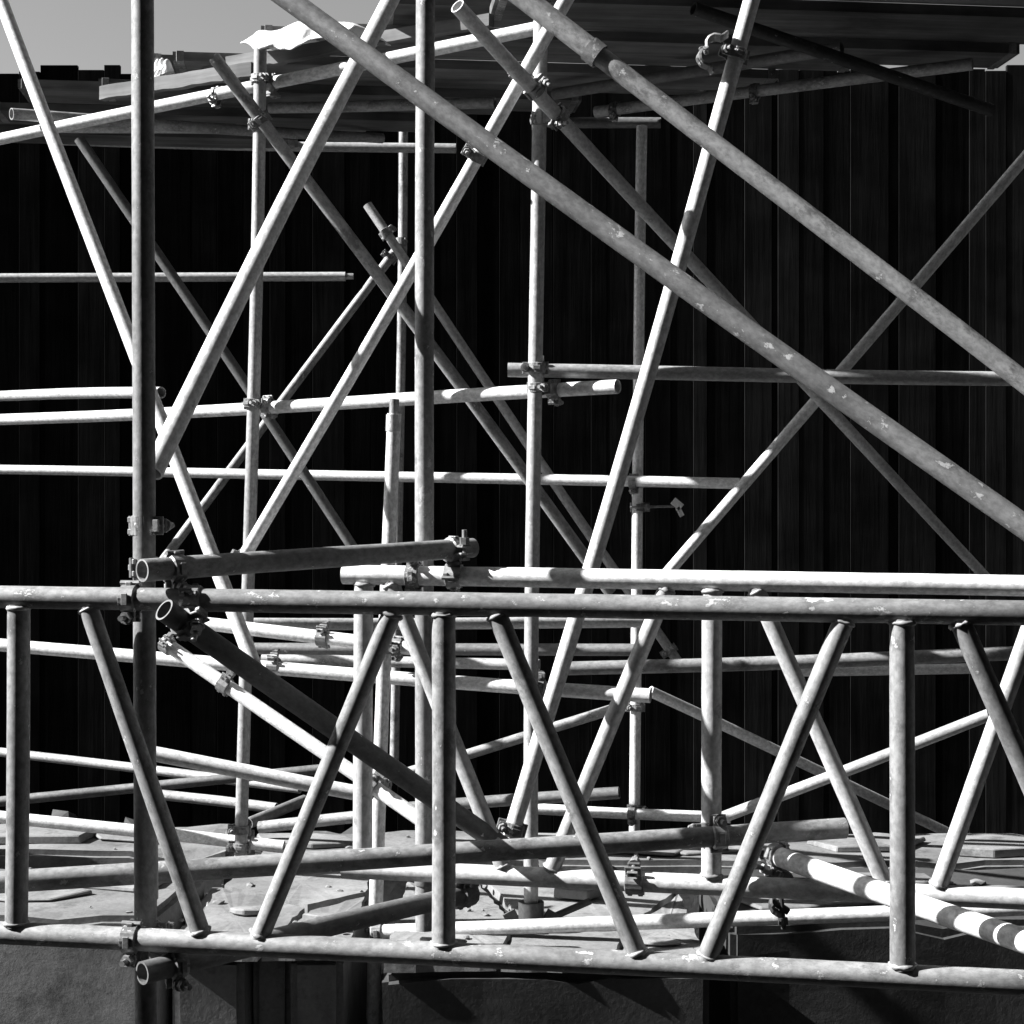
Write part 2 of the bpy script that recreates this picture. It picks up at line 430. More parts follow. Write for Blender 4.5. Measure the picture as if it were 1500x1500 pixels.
# ------------------------------------------------------------------ scaffold tubes
# id: (bearing x, bearing y, distance) at two points, then label; e0/e1 extend the ends in metres
#TUBES-BEGIN
TUBES = {
 # near plane
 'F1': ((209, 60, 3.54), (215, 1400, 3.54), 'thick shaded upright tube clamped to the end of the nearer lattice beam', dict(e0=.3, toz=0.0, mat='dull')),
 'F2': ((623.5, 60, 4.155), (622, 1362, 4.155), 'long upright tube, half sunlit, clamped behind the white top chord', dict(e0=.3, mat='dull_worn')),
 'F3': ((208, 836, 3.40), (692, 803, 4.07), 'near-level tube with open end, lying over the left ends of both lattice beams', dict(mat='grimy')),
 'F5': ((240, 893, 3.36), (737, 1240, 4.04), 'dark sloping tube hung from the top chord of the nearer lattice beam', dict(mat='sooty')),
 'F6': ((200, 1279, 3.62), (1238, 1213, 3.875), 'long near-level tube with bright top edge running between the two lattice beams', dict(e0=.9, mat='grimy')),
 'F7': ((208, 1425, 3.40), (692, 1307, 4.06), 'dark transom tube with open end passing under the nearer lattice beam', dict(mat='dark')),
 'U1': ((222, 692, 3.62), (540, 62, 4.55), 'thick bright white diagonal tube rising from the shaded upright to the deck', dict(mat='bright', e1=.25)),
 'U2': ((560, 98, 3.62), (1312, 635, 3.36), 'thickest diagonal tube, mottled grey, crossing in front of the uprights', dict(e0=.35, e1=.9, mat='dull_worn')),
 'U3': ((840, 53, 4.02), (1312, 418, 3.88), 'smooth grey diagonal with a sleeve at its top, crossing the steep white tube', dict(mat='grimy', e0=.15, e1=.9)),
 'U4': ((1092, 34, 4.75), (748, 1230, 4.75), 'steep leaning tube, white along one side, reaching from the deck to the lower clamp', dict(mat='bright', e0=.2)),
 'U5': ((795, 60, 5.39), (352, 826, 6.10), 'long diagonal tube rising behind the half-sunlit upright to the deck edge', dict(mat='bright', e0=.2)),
 'U6': ((1120, 48, 5.95), (1330, 120, 6.2), 'short dark tube under the far end of the deck', dict(e0=.3, e1=.4, mat='black')),  # black material paints in the deck's shadow on this tube
 # middle uprights
 'M1': ((381, 72, 6.23), (352, 1262, 6.23), 'slightly leaning upright tube standing beneath the white sheeting bundle', dict()),
 'M2': ((791.5, 75, 5.50), (778, 1360, 5.50), 'pale upright tube carrying the open-ended white ledger', dict(e0=.12)),
 'M3': ((941, 185, 7.30), (930, 1300, 7.30), 'thin pale upright tube with a wing-nut clamp, near the dark hoarding', dict(mat='bright', toz=0.0)),  # pale material paints in sunlight that the deck keeps off
 'M4': ((590, 215, 8.70), (577, 1122, 8.70), 'thinnest upright tube, in deep shade close to the hoarding', dict(e0=.15, mat='grimy')),
 'M5': ((577, 606, 5.60), (549, 1432, 5.60), 'short upright prop with a spigot on top, standing before the concrete blocks', dict(mat='bright', toz=0.0)),
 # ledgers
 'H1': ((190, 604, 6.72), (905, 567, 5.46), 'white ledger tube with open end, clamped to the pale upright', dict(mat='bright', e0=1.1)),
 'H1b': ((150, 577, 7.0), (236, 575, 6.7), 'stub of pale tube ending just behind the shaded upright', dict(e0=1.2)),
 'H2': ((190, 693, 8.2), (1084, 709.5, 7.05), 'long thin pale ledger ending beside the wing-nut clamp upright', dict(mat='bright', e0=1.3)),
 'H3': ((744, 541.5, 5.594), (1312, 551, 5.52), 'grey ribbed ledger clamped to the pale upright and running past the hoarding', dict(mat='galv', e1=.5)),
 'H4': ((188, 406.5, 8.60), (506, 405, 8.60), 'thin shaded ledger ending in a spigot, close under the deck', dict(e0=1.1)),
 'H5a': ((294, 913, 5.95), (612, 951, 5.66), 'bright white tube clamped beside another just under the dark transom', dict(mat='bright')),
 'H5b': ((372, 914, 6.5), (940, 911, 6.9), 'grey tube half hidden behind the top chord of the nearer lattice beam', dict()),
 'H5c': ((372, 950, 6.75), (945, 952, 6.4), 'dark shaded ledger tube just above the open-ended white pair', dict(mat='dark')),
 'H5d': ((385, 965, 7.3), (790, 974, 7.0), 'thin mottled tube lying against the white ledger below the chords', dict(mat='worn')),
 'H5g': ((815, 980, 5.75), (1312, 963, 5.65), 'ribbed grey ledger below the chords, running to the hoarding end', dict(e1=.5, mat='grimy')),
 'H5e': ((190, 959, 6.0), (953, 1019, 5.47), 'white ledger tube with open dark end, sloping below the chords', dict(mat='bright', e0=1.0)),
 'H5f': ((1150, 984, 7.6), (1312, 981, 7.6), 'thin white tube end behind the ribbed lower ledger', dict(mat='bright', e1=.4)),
 # diagonals
 'G1': ((313, 82, 6.10), (895, 868, 6.55), 'long shaded diagonal with a broken top end, clamped to the leaning upright', dict(mat='grimy', ragged=.03)),
 'G2': ((538, 300, 8.35), (992, 968, 8.1), 'thin diagonal tube with a sunlit edge crossing the pale upright', dict()),
 'G3': ((188, 310, 7.45), (524, 812, 7.45), 'thin dark diagonal descending behind the leaning upright', dict(e0=.4, mat='dark')),
 'G4': ((236, 825, 8.35), (575, 373, 8.63), 'thin grey diagonal rising to the shaded thinnest upright', dict(mat='grimy')),
 'G5': ((972, 846, 6.70), (1312, 451, 6.70), 'lone thin diagonal rising to the right across the hoarding', dict(mat='bright', e1=.9)),  # paler tone stands in for sun blocked by the deck
 'G6': ((700, 39, 5.15), (1312, 701, 7.05), 'grey ribbed diagonal clamped to the top of the pale upright', dict(mat='galv', e0=.1, e1=1.0)),
 'G7': ((186, 480, 5.5), (375, 980, 5.15), 'brilliant white steep tube descending behind the shaded upright', dict(mat='bright', e0=2.0)),
 'F5b': ((238, 940, 5.85), (625, 1207, 5.46), 'white sloping tube alongside and below the dark sloping tube', dict(mat='bright')),
 # low tubes
 'L1': ((226, 1104, 5.25), (531, 1163, 5.25), 'bright white tube sloping gently above the stacked tubes near the ground', dict(mat='bright')),
 'L2': ((200, 1126, 8.45), (440, 1155, 8.1), 'thin pale tube in the low stack by the hoarding foot', dict(e0=1.2)),
 'L3': ((188, 1155, 7.9), (468, 1127, 7.9), 'dark thin tube rising across the low stack', dict(e0=1.0, mat='dark')),
 'L4': ((235, 1164, 7.7), (405, 1184, 7.5), 'short pale tube lying under the dark one in the low stack', dict(mat='worn')),
 'L5': ((364, 1206, 7.0), (446, 1172, 7.3), 'short dark slanting tube propped at the foot of the leaning upright', dict(mat='dark')),
 'L6': ((380, 1212, 6.7), (528, 1196, 6.6), 'dark tube lying behind the twin lattice posts near the ground', dict(mat='grimy')),
 'L7': ((188, 1217, 6.35), (416, 1241, 6.29), 'white tube clamped to the foot of the leaning upright', dict(mat='bright', e0=.9)),
 'L8': ((786, 1185, 7.32), (1070, 1198, 7.1), 'pale low ledger clamped to the thin pale upright near the ground', dict(mat='bright')),
 'L9': ((600, 1183, 6.7), (907, 1161, 6.5), 'blunt dark tube end lying low before the hoarding', dict(mat='dark')),
 'L10': ((575, 1138, 7.55), (900, 1038, 7.55), 'grey brace rising gently to the foot of the thin pale upright', dict(mat='grimy')),
 'L11': ((952, 1013, 7.15), (1312, 1184, 7.6), 'sunlit brace sloping down across the lower hoarding', dict(mat='bright', e1=.4)),
 'L12': ((1055, 1199, 6.9), (1312, 1100, 6.6), 'ribbed grey brace rising across the lower hoarding', dict(mat='galv', e1=.4)),
 'L13': ((1132, 1252, 3.97), (1305, 1311, 3.55), 'stout white tube sloping down from the hanging black clamp', dict(mat='bright', e1=.7)),
 'L14': ((1185, 1257, 7.3), (1312, 1276, 7.2), 'thin pale tube showing behind the stout white sloping one', dict(e1=.4)),
 'L15': ((545, 1365, 5.52), (1312, 1336, 5.2), 'long pale tube along the front of the concrete blocks', dict(mat='bright', e1=.5)),
 'L16': ((500, 1281, 6.3), (600, 1276, 6.2), 'short thin dark tube lying on the concrete', dict(mat='dark', r=.013)),
 # deck supports
 'T1': ((188, 166, 6.62), (716, 57, 5.87), 'pale tube carrying the front edge of the deck', dict(mat='bright', e0=.9, e1=.3)),
 'T3': ((188, 188, 7.6), (348, 189, 7.5), 'cut-off pale tube under the deck behind the front edge tube', dict(e0=.4)),
 'T4': ((188, 208, 8.3), (668, 218, 8.2), 'thin tube under the rear edge of the deck', dict(e0=.4)),
 'T5': ((872, 164, 7.1), (1312, 108, 6.55), 'tube carrying the rear edge of the deck, its far end sunlit', dict(e1=.3, mat='worn')),
 'T7': ((395, 158, 7.2), (725, 150, 6.9), 'shaded tube under the deck boards between the leaning and pale uprights', dict(mat='grimy')),
 'T8': ((150, 176, 6.98), (560, 203, 7.88), 'shaded tube under the deck crossing above the cut-off tube', dict(e0=.4, mat='grimy')),
 'T9': ((812, 138, 6.95), (1060, 98, 6.5), 'dark tube under the deck alongside the rear edge tube', dict(e1=.5, mat='dark')),
 'T6': ((830, 180, 7.4), (968, 180, 7.36), 'short dark tube on top of the thin pale upright', dict(mat='dark')),
}
#TUBES-END
LINES = {}
def solve():
    for k, (a, b, lab, op) in TUBES.items():
        p, q = at(*a), at(*b)
        d = (q - p).normalized()
        p = p - d * op.get('e0', 0)
        q = q + d * op.get('e1', 0)
        if 'toz' in op:
            q = p + d * ((op['toz'] - p.z) / d.z)
        LINES[k] = (p, q)
solve()

def tube_thing(k):
    a, b, lab, op = TUBES[k]
    p, q = LINES[k]
    L = (q - p).length
    o = place_tube('scaffold_tube', p, q, MAT[op.get('mat', 'galv')], r=op.get('r', TR), seed=hash_id(k),
                   bow=0.0026 * L, ragged=op.get('ragged', 0.0))
    tag(o, lab, 'scaffold tube', 'scaffold tubes')
    return o
def hash_id(s):
    return sum((i + 1) * ord(c) for i, c in enumerate(s)) % 997
TOBJ = {k: tube_thing(k) for k in TUBES}

# spigots and sleeves that belong to single tubes
def local_tube(name, parent, z0, z1, r, mat, wall=0.004, solid=False):
    me = tube_mesh(name, z1 - z0, r=r, wall=wall, seed=int(z0 * 100) + 3, solid=solid)
    o = link(name, me, mat)
    o.parent = parent
    o.matrix_basis = Matrix.Translation((0, 0, z0))
    return o
local_tube('spigot', TOBJ['M5'], -0.05, 0.06, 0.0165, MAT['iron'])
local_tube('collar', TOBJ['M5'], 0.004, 0.06, 0.0262, MAT['worn'], 0.0018)
L_ = (LINES['H4'][1] - LINES['H4'][0]).length
local_tube('spigot', TOBJ['H4'], L_ - 0.06, L_ + 0.042, 0.0165, MAT['iron'])
local_tube('sleeve', TOBJ['U3'], -0.05, 0.23, 0.0275, MAT['grimy'], 0.003)
local_tube('collar', TOBJ['U3'], 0.20, 0.235, 0.0315, MAT['iron'], 0.0035)
L_ = (LINES['F2'][1] - LINES['F2'][0]).length
local_tube('collar', TOBJ['F2'], L_ - 0.17, L_ - 0.115, 0.0262, MAT['iron'], 0.0018)
# worn wrapping on the shaded upright
d_ = LINES['F1'][0].z - (EYE - (1232 - 750) / FOC * 3.54)
local_tube('tape_wrap', TOBJ['F1'], d_, d_ + 0.125, 0.0252, MAT['worn'], 0.0008)

# ------------------------------------------------------------------ lattice beams
def on_line(p, q, px):
    """Point of the line p-q at bearing px."""
    k = (px - 750.0) / FOC
    d = q - p
    t = (k * p.y - p.x) / (d.x - k * d.y)
    return p + d * t

def weld(parent, p, ax, r0, seed):
    """Bead of weld metal where a lattice member meets a chord."""
    rnd = random.Random(seed)
    vs, fs = [], []
    A, B = 18, 6
    for i in range(A):
        a = 2 * math.pi * i / A
        rr = 0.0032 * rnd.uniform(0.5, 1.9)
        for j in range(B):
            b_ = 2 * math.pi * j / B
            R_ = r0 + rr * math.cos(b_)
            vs.append((R_ * math.cos(a), R_ * math.sin(a), rr * 1.1 * math.sin(b_)))
    for i in range(A):
        for j in range(B):
            fs.append((i * B + j, ((i + 1) % A) * B + j, ((i + 1) % A) * B + (j + 1) % B, i * B + (j + 1) % B))
    me = bpy.data.meshes.new('weld')
    me.from_pydata(vs, [], fs)
    me.polygons.foreach_set('use_smooth', [True] * len(fs))
    o = link('weld', me, MAT['worn'])
    o.parent = parent
    o.matrix_basis = parent.matrix_basis.inverted() @ Matrix.Translation(p) @ frame(ax).to_4x4()

def lattice(label, t0, t1, b0, b1, e0, e1, members, mat_t, mat_b, seed, mat_w):
    p, q, r, s = at(*t0), at(*t1), at(*b0), at(*b1)
    d, e = (q - p).normalized(), (s - r).normalized()
    p, q, r, s = p - d * e0, q + d * e1, r - e * e0, s + e * e1
    root = empty('lattice_beam', r)
    tag(root, label, 'lattice beam', 'lattice beams')
    place_tube('top_chord', p, q, MAT[mat_t], root, seed=seed, bow=.002)
    place_tube('bottom_chord', r, s, MAT[mat_b], root, seed=seed + 1, bow=.002)
    for i, (kind, xt, xb) in enumerate(members):
        a, b_ = on_line(p, q, xt), on_line(r, s, xb)
        u = (b_ - a).normalized()
        rad = TR if kind == 'vertical' else 0.0205
        c = abs(u.z)
        place_tube(kind, a + u * 0.016, b_ - u * 0.016, MAT[mat_w], root, seed=seed + 10 + i, r=rad, bow=.0008)
        weld(root, a + u * (0.0235 / c), u, rad, seed + i)
        weld(root, b_ - u * (0.0235 / c), u, rad, seed + 50 + i)
    return (p, q), (r, s), root
LINES['At'], LINES['Ab'], beamA = lattice('nearer lattice beam with dull grey chords and crossing webs', (198, 877, 3.46), (1300, 894, 3.18),
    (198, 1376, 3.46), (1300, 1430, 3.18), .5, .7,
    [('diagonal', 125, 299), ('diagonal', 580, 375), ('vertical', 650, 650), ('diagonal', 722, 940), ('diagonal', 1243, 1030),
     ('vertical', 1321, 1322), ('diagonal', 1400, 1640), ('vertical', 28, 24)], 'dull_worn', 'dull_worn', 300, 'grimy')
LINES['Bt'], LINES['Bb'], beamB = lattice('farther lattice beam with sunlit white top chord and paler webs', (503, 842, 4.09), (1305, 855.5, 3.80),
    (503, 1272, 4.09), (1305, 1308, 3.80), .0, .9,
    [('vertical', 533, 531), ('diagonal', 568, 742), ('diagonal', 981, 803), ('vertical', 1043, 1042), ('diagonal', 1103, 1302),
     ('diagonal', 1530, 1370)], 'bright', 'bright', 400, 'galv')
LINES['Bv1'] = (on_line(*LINES['Bt'], 533), on_line(*LINES['Bb'], 531))
LINES['Bv2'] = (on_line(*LINES['Bt'], 1043), on_line(*LINES['Bb'], 1042))

# ------------------------------------------------------------------ couplers
def near_on(k, px, py):
    """Point of tube k nearest to a bearing."""
    p, q = LINES[k]
    v = at(px, py, 1.0) - Vector((0, 0, EYE))
    v.normalize()
    d = (q - p).normalized()
    w = p - Vector((0, 0, EYE))
    b_, dd, e_ = d.dot(v), d.dot(w), v.dot(w)
    t = (b_ * e_ - dd) / (1 - b_ * b_)
    L = (q - p).length
    t = max(0.02, min(L - 0.02, t))
    return p + d * t

def closest(k1, k2):
    p1, q1 = LINES[k1]; p2, q2 = LINES[k2]
    d1, d2 = (q1 - p1).normalized(), (q2 - p2).normalized()
    r = p1 - p2
    b_ = d1.dot(d2); c_ = d1.dot(r); f_ = d2.dot(r)
    den = 1 - b_ * b_
    s = (b_ * f_ - c_) / den
    t = f_ + b_ * s
    L1, L2 = (q1 - p1).length, (q2 - p2).length
    s = max(0.02, min(L1 - 0.02, s)); t = max(0.02, min(L2 - 0.02, t))
    return p1 + d1 * s, p2 + d2 * t

_MESH = {}
def shared(name, fn):
    if name not in _MESH:
        bm = bmesh.new(); fn(bm)
        me = bpy.data.meshes.new(name)
        bm.to_mesh(me); bm.free()
        _MESH[name] = me
    return _MESH[name]

def arc_band(bm, r0, r1, w, a0, a1, n=14):
    ring = []
    for i in range(n + 1):
        a = a0 + (a1 - a0) * i / n
        c, s = math.cos(a), math.sin(a)
        k = 1 + 0.02 * math.sin(i * 2.1)
        ring.append([bm.verts.new((r * k * c, r * k * s, z)) for r, z in ((r0, -w / 2), (r1, -w / 2 + .003), (r1, w / 2 - .003), (r0, w / 2))])
    for i in range(n):
        for j in range(4):
            bm.faces.new((ring[i][j], ring[i + 1][j], ring[i + 1][(j + 1) % 4], ring[i][(j + 1) % 4]))
    bm.faces.new(ring[0]); bm.faces.new(ring[-1][::-1])

def box(bm, c, s, M=None, bev=0.0015):
    r = bmesh.ops.create_cube(bm, size=1.0)
    vs = r['verts']
    bmesh.ops.scale(bm, vec=s, verts=vs)
    if M is not None: bmesh.ops.transform(bm, matrix=M, verts=vs)
    bmesh.ops.translate(bm, vec=c, verts=vs)
    if bev:
        es = list({e for v in vs for e in v.link_edges})
        bmesh.ops.bevel(bm, geom=es, offset=bev, segments=1, affect='EDGES')

def cyl(bm, p0, p1, r, n=10):
    d = Vector(p1) - Vector(p0)
    res = bmesh.ops.create_cone(bm, cap_ends=True, segments=n, radius1=r, radius2=r, depth=d.length)
    M = Matrix.Translation((Vector(p0) + Vector(p1)) / 2) @ frame(d).to_4x4()
    bmesh.ops.transform(bm, matrix=M, verts=res['verts'])

# local frame of one half: Z along the tube, +X towards the bolt
def f_saddle(bm):
    arc_band(bm, 0.0242, 0.0305, 0.046, math.radians(18), math.radians(180))
    box(bm, (0.0375, 0.0085, 0), (0.024, 0.006, 0.040))
    box(bm, (-0.031, 0.006, 0.013), (0.010, 0.012, 0.012))
    box(bm, (-0.031, 0.006, -0.013), (0.010, 0.012, 0.012))
def f_flap(bm):
    arc_band(bm, 0.0243, 0.0300, 0.036, math.radians(-172), math.radians(-18))
    box(bm, (0.037, -0.0090, 0), (0.023, 0.006, 0.030))
    box(bm, (0.0, -0.0312, 0), (0.026, 0.004, 0.014))
    box(bm, (-0.031, -0.005, 0), (0.010, 0.012, 0.013))
def f_bolt(bm):
    cyl(bm, (0.039, -0.050, 0), (0.039, 0.026, 0), 0.0062, 10)
def f_head(bm):
    box(bm, (0.039, 0.022, 0), (0.013, 0.008, 0.026), bev=.001)
def f_pin(bm):
    cyl(bm, (-0.0335, 0.0, -0.021), (-0.0335, 0.0, 0.021), 0.0052, 8)
def f_nut(bm):
    cyl(bm, (0.039, -0.031, 0), (0.039, -0.015, 0), 0.0125, 6)
    cyl(bm, (0.039, -0.0150, 0), (0.039, -0.0125, 0), 0.0155, 12)

def half(root, p, ax, side, mat, shift=0.0):
    """One clamp round a tube at p: ax along the tube, side towards the bolt."""
    z = ax.normalized()
    x = (side - z * side.dot(z)).normalized()
    y = z.cross(x)
    M = Matrix((x, y, z)).transposed().to_4x4()
    M = root.matrix_basis.inverted() @ Matrix.Translation(p) @ M
    for nm, fn in (('saddle', f_saddle), ('flap', f_flap), ('bolt', f_bolt), ('hinge_pin', f_pin)):
        o = link(nm, shared(nm, fn), mat)
        o.parent = root
        o.matrix_basis = M
        if nm == 'bolt':
            u = link('nut', shared('nut', f_nut), mat)
            u.parent = o
            u = link('bolt_head', shared('bolt_head', f_head), mat)
            u.parent = o

CINFO = []
def coupler(label, k1, k2=None, px=None, sgn=1, mat='iron', side=None, spin=None):
    if k2 is None:
        p1 = near_on(k1, *px); p2 = None
        a1 = (LINES[k1][1] - LINES[k1][0]).normalized()
        n = (Vector((0, 0, EYE)) - p1).normalized()
    else:
        p1, p2 = closest(k1, k2)
        a1 = (LINES[k1][1] - LINES[k1][0]).normalized()
        a2 = (LINES[k2][1] - LINES[k2][0]).normalized()
        n = (p2 - p1)
        CINFO.append((label, k1, k2, round(n.length, 3)))
        n = n.normalized()
    root = empty('tube_coupler', p1)
    tag(root, label, 'tube clamp', 'couplers on the scaffold')
    if side is not None:
        s1 = Vector(side)
    else:
        s1 = a1.cross(n) * sgn
    # saddle lies on +Y of the half: make +Y (z x x) point towards the other tube
    z = a1
    x = (s1 - z * s1.dot(z)).normalized()
    y = z.cross(x)
    if k2 is not None and y.dot(n) < 0: z = -z
    half(root, p1, z, s1, MAT[mat])
    if k2 is not None:
        s2 = a2.cross(-n) * sgn
        z = a2
        x = (s2 - z * s2.dot(z)).normalized()
        if z.cross(x).dot(-n) < 0: z = -z
        half(root, p2, z, s2, MAT[mat])
        L = (p2 - p1).length
        if L > 0.052:
            bm = bmesh.new()
            box(bm, (0, 0, 0), (0.036, 0.036, max(0.006, L - 0.054)), bev=.003)
            bm_obj('web_plate', bm, MAT[mat], root, Matrix.Translation((p1 + p2) / 2) @ frame(p2 - p1).to_4x4())
    return root

coupler('dark clamp joining the shaded upright to the open-ended near-level tube', 'F1', 'F3', sgn=-1)
coupler('clamp joining the shaded upright to the nearer top chord', 'F1', 'At', sgn=-1)
coupler('clamp joining the shaded upright to the nearer bottom chord', 'F1', 'Ab', sgn=-1)
coupler('clamp with upstanding bolts joining the nearer top chord to the dark sloping tube', 'At', 'F5', mat='iron')
coupler('loose band clamp with bright bolts round the shaded upright, above the open-ended tube', 'F1', None, (213, 770), side=(1, -.3, 0))
coupler('clamp on the far end of the near-level tube, over the white chord', 'Bt', 'F3', sgn=-1)
coupler('clamp tying the half-sunlit upright to the white chord', 'F2', 'Bt')
coupler('bulky clamp joining the pale upright to the grey ribbed ledger', 'M2', 'H3', sgn=-1)
coupler('banded clamp joining the pale upright to the open-ended white ledger', 'M2', 'H1')
coupler('clamp joining the leaning upright to the white ledger', 'M1', 'H1')
coupler('clamp with bright bolts joining the leaning upright to the broken-topped diagonal', 'M1', 'G1', sgn=-1)
coupler('clamp joining the pale upright to the grey ribbed diagonal', 'M2', 'G6', sgn=-1)
coupler('clamp joining the leaning upright to the deck front tube', 'M1', 'T1')
coupler('clamp joining the thin pale upright to the long thin ledger', 'M3', 'H2', sgn=-1)
coupler('clamp round the short prop under the chords', 'M5', 'H5a')
coupler('ornate bright clamp joining the pale upright to the lower white ledger', 'M2', 'H5e', sgn=-1)
coupler('clamp at the open dark end of the lower white ledger', 'M3', None, (931, 1036), side=(-1, -.2, 0))
coupler('bright clamp stack at the foot of the leaning upright', 'M1', 'L7', sgn=-1)
coupler('open band clamp just above the foot of the leaning upright', 'M1', None, (353, 1215), side=(-1, -.3, 0))
coupler('clamp joining the short prop to the white sloping tube', 'M5', 'F5b')
coupler('clamp joining the thin pale upright to the pale low ledger', 'M3', 'L8', sgn=-1)
coupler('clamp with many bolts at the foot of the steep leaning tube', 'U4', None, (752, 1214), side=(-1, -.2, .2))
coupler('black clamp joining the long near-level tube to a post of the farther beam', 'F6', 'Bv2', mat='black')
coupler('black hanging clamp at the head of the stout white sloping tube', 'L13', None, (1137, 1256), side=(-.3, -.3, -1), mat='black')
coupler('dark clamp round the bottom chord of the farther beam', 'Bb', None, (930, 1285), side=(0, -.5, 1), mat='black')
coupler('dark clamp on the far end of the dark transom tube', 'F7', None, (682, 1310), side=(.1, -.4, 1), mat='black')
coupler('clamp joining the short prop to the long pale tube by the blocks', 'M5', 'L15', sgn=-1)
coupler('clamp joining the dark transom to the shaded upright', 'F1', 'F7', sgn=-1)
sw = coupler('open swivel clamp high on the steep leaning tube', 'U4', None, (1080, 80), side=(-1, -.3, .2))
for nm, off_, rx in (('open_flap', (-.085, -.01, -.012), 1.1), ('open_saddle', (-.062, -.012, .022), -.6)):
    o = link(nm, shared('flap' if nm == 'open_flap' else 'saddle', None), MAT['iron'], sw)
    o.matrix_basis = Matrix.Translation(off_) @ Matrix.Rotation(rx, 4, 'Y') @ Matrix.Rotation(1.35, 4, 'X')
coupler('clamp joining the bright white tube to the grey tube behind the chord', 'H5a', None, (474, 934), side=(0, -.4, 1))
coupler('thin band clamp round the white sloping tube', 'F5b', None, (330, 1003), side=(.3, -.5, 1))
coupler('clamp joining the thinnest upright to the thin grey diagonal', 'M4', 'G4')
coupler('clamp at the foot of the thin diagonal with the sunlit edge', 'G2', None, (982, 952), side=(-1, -.3, -.4), mat='black')
coupler('crumpled clamp under the near-level tube at the foot of the brilliant white tube', 'U5', None, (358, 818), side=(-.6, -.6, .3))
coupler('clamp where the long diagonal meets the grey ribbed diagonal below the deck', 'U5', 'G6')
coupler('small clamp on the long diagonal just below the thickest diagonal', 'U5', None, (694, 226), side=(-1, -.2, .2))
coupler('clamp on the sunlit tube under the rear deck edge', 'T5', None, (1105, 135), side=(0, -.4, -1))
coupler('clamp at the cut end of the rear deck tube', 'T5', None, (900, 160), side=(.2, -.6, -1))
coupler('clamp round the thinnest upright where the thin diagonal begins', 'G2', None, (566, 342), side=(1, -.3, .3), mat='black')
coupler('clamp round the lower open-ended white ledger left of the prop', 'H5e', None, (402, 977), side=(0, -.4, 1))
coupler('clamp at the near end of the white sloping tube beneath the dark one', 'F5b', None, (246, 945), side=(-.5, -.5, .7))
coupler('small clamp on the front deck tube beside the broken-topped diagonal', 'T1', None, (318, 140), side=(.2, -.6, -1))

# wing-nut clamp with long bolt on the thin pale upright
pw = near_on('M3', 931, 743)
wr = empty('wing_clamp', pw)
tag(wr, 'loose clamp with a long bolt and bright wing plate on the thin pale upright', 'tube clamp')
half(wr, pw, Vector((0, 0, 1)), Vector((1, -.2, 0)), MAT['black'])
bm = bmesh.new(); cyl(bm, (-.04, -.032, 0), (.155, -.032, .004), .006)
bm_obj('long_bolt', bm, MAT['iron'], wr)
bm = bmesh.new()
box(bm, (.168, -.036, .014), (.05, .005, .035), Matrix.Rotation(.7, 3, 'Y').to_4x4())
box(bm, (.180, -.036, -.02), (.022, .005, .045), Matrix.Rotation(-.5, 3, 'Y').to_4x4())
bm_obj('wing_plate', bm, MAT['sheet'], wr)

# black clamp hanging open under the stout white tube
hp = near_on('L13', 1137, 1256) + Vector((0.004, -.01, -.062))
hr = empty('hanging_clamp', hp)
tag(hr, 'open black clamp dangling from the head of the stout white tube', 'tube clamp')
M0 = Matrix.Translation(hp)
bm = bmesh.new(); arc_band(bm, .0243, .031, .044, math.radians(-60), math.radians(150))
bmesh.ops.transform(bm, matrix=Matrix.Rotation(math.radians(70), 4, 'X') @ Matrix.Rotation(.5, 4, 'Y'), verts=bm.verts)
bm_obj('saddle', bm, MAT['black'], hr, M0)
bm = bmesh.new(); arc_band(bm, .0243, .030, .034, math.radians(150), math.radians(300))
bmesh.ops.transform(bm, matrix=Matrix.Translation((0.004, 0, -.05)) @ Matrix.Rotation(math.radians(55), 4, 'X') @ Matrix.Rotation(-.6, 4, 'Z'), verts=bm.verts)
bm_obj('flap', bm, MAT['black'], hr, M0)
bm = bmesh.new(); cyl(bm, (.0, 0, .0), (.008, -.01, -.108), .0065); cyl(bm, (.006, -.008, -.082), (.007, -.009, -.098), .013, 6)
box(bm, (0, 0, -.055), (.05, .02, .016), Matrix.Rotation(.6, 3, 'Y').to_4x4())
bm_obj('bolt', bm, MAT['black'], hr, M0)

# base plate and dark socket under the pale upright
foot = LINES['M2'][1]
fr = empty('base_jack', foot)
tag(fr, 'dark base jack with splayed brace under the pale upright', 'base jack')
bm = bmesh.new(); box(bm, (0, 0, -.004), (.10, .10, .008)); bm_obj('base_plate', bm, MAT['black'], fr)
me = tube_mesh('socket', .09, r=.043, wall=.014, seed=3, seg=20)
o = link('socket', me, MAT['black'], fr)
for sx in (-1, 1):
    bm = bmesh.new(); box(bm, (sx * .062, 0, .03), (.045, .008, .06), Matrix.Rotation(sx * .5, 3, 'Y').to_4x4()); bm_obj('gusset', bm, MAT['black'], fr)
bm = bmesh.new(); cyl(bm, (.03, 0, .02), (.20, .03, .085), .012, 12); bm_obj('brace', bm, MAT['black'], fr)

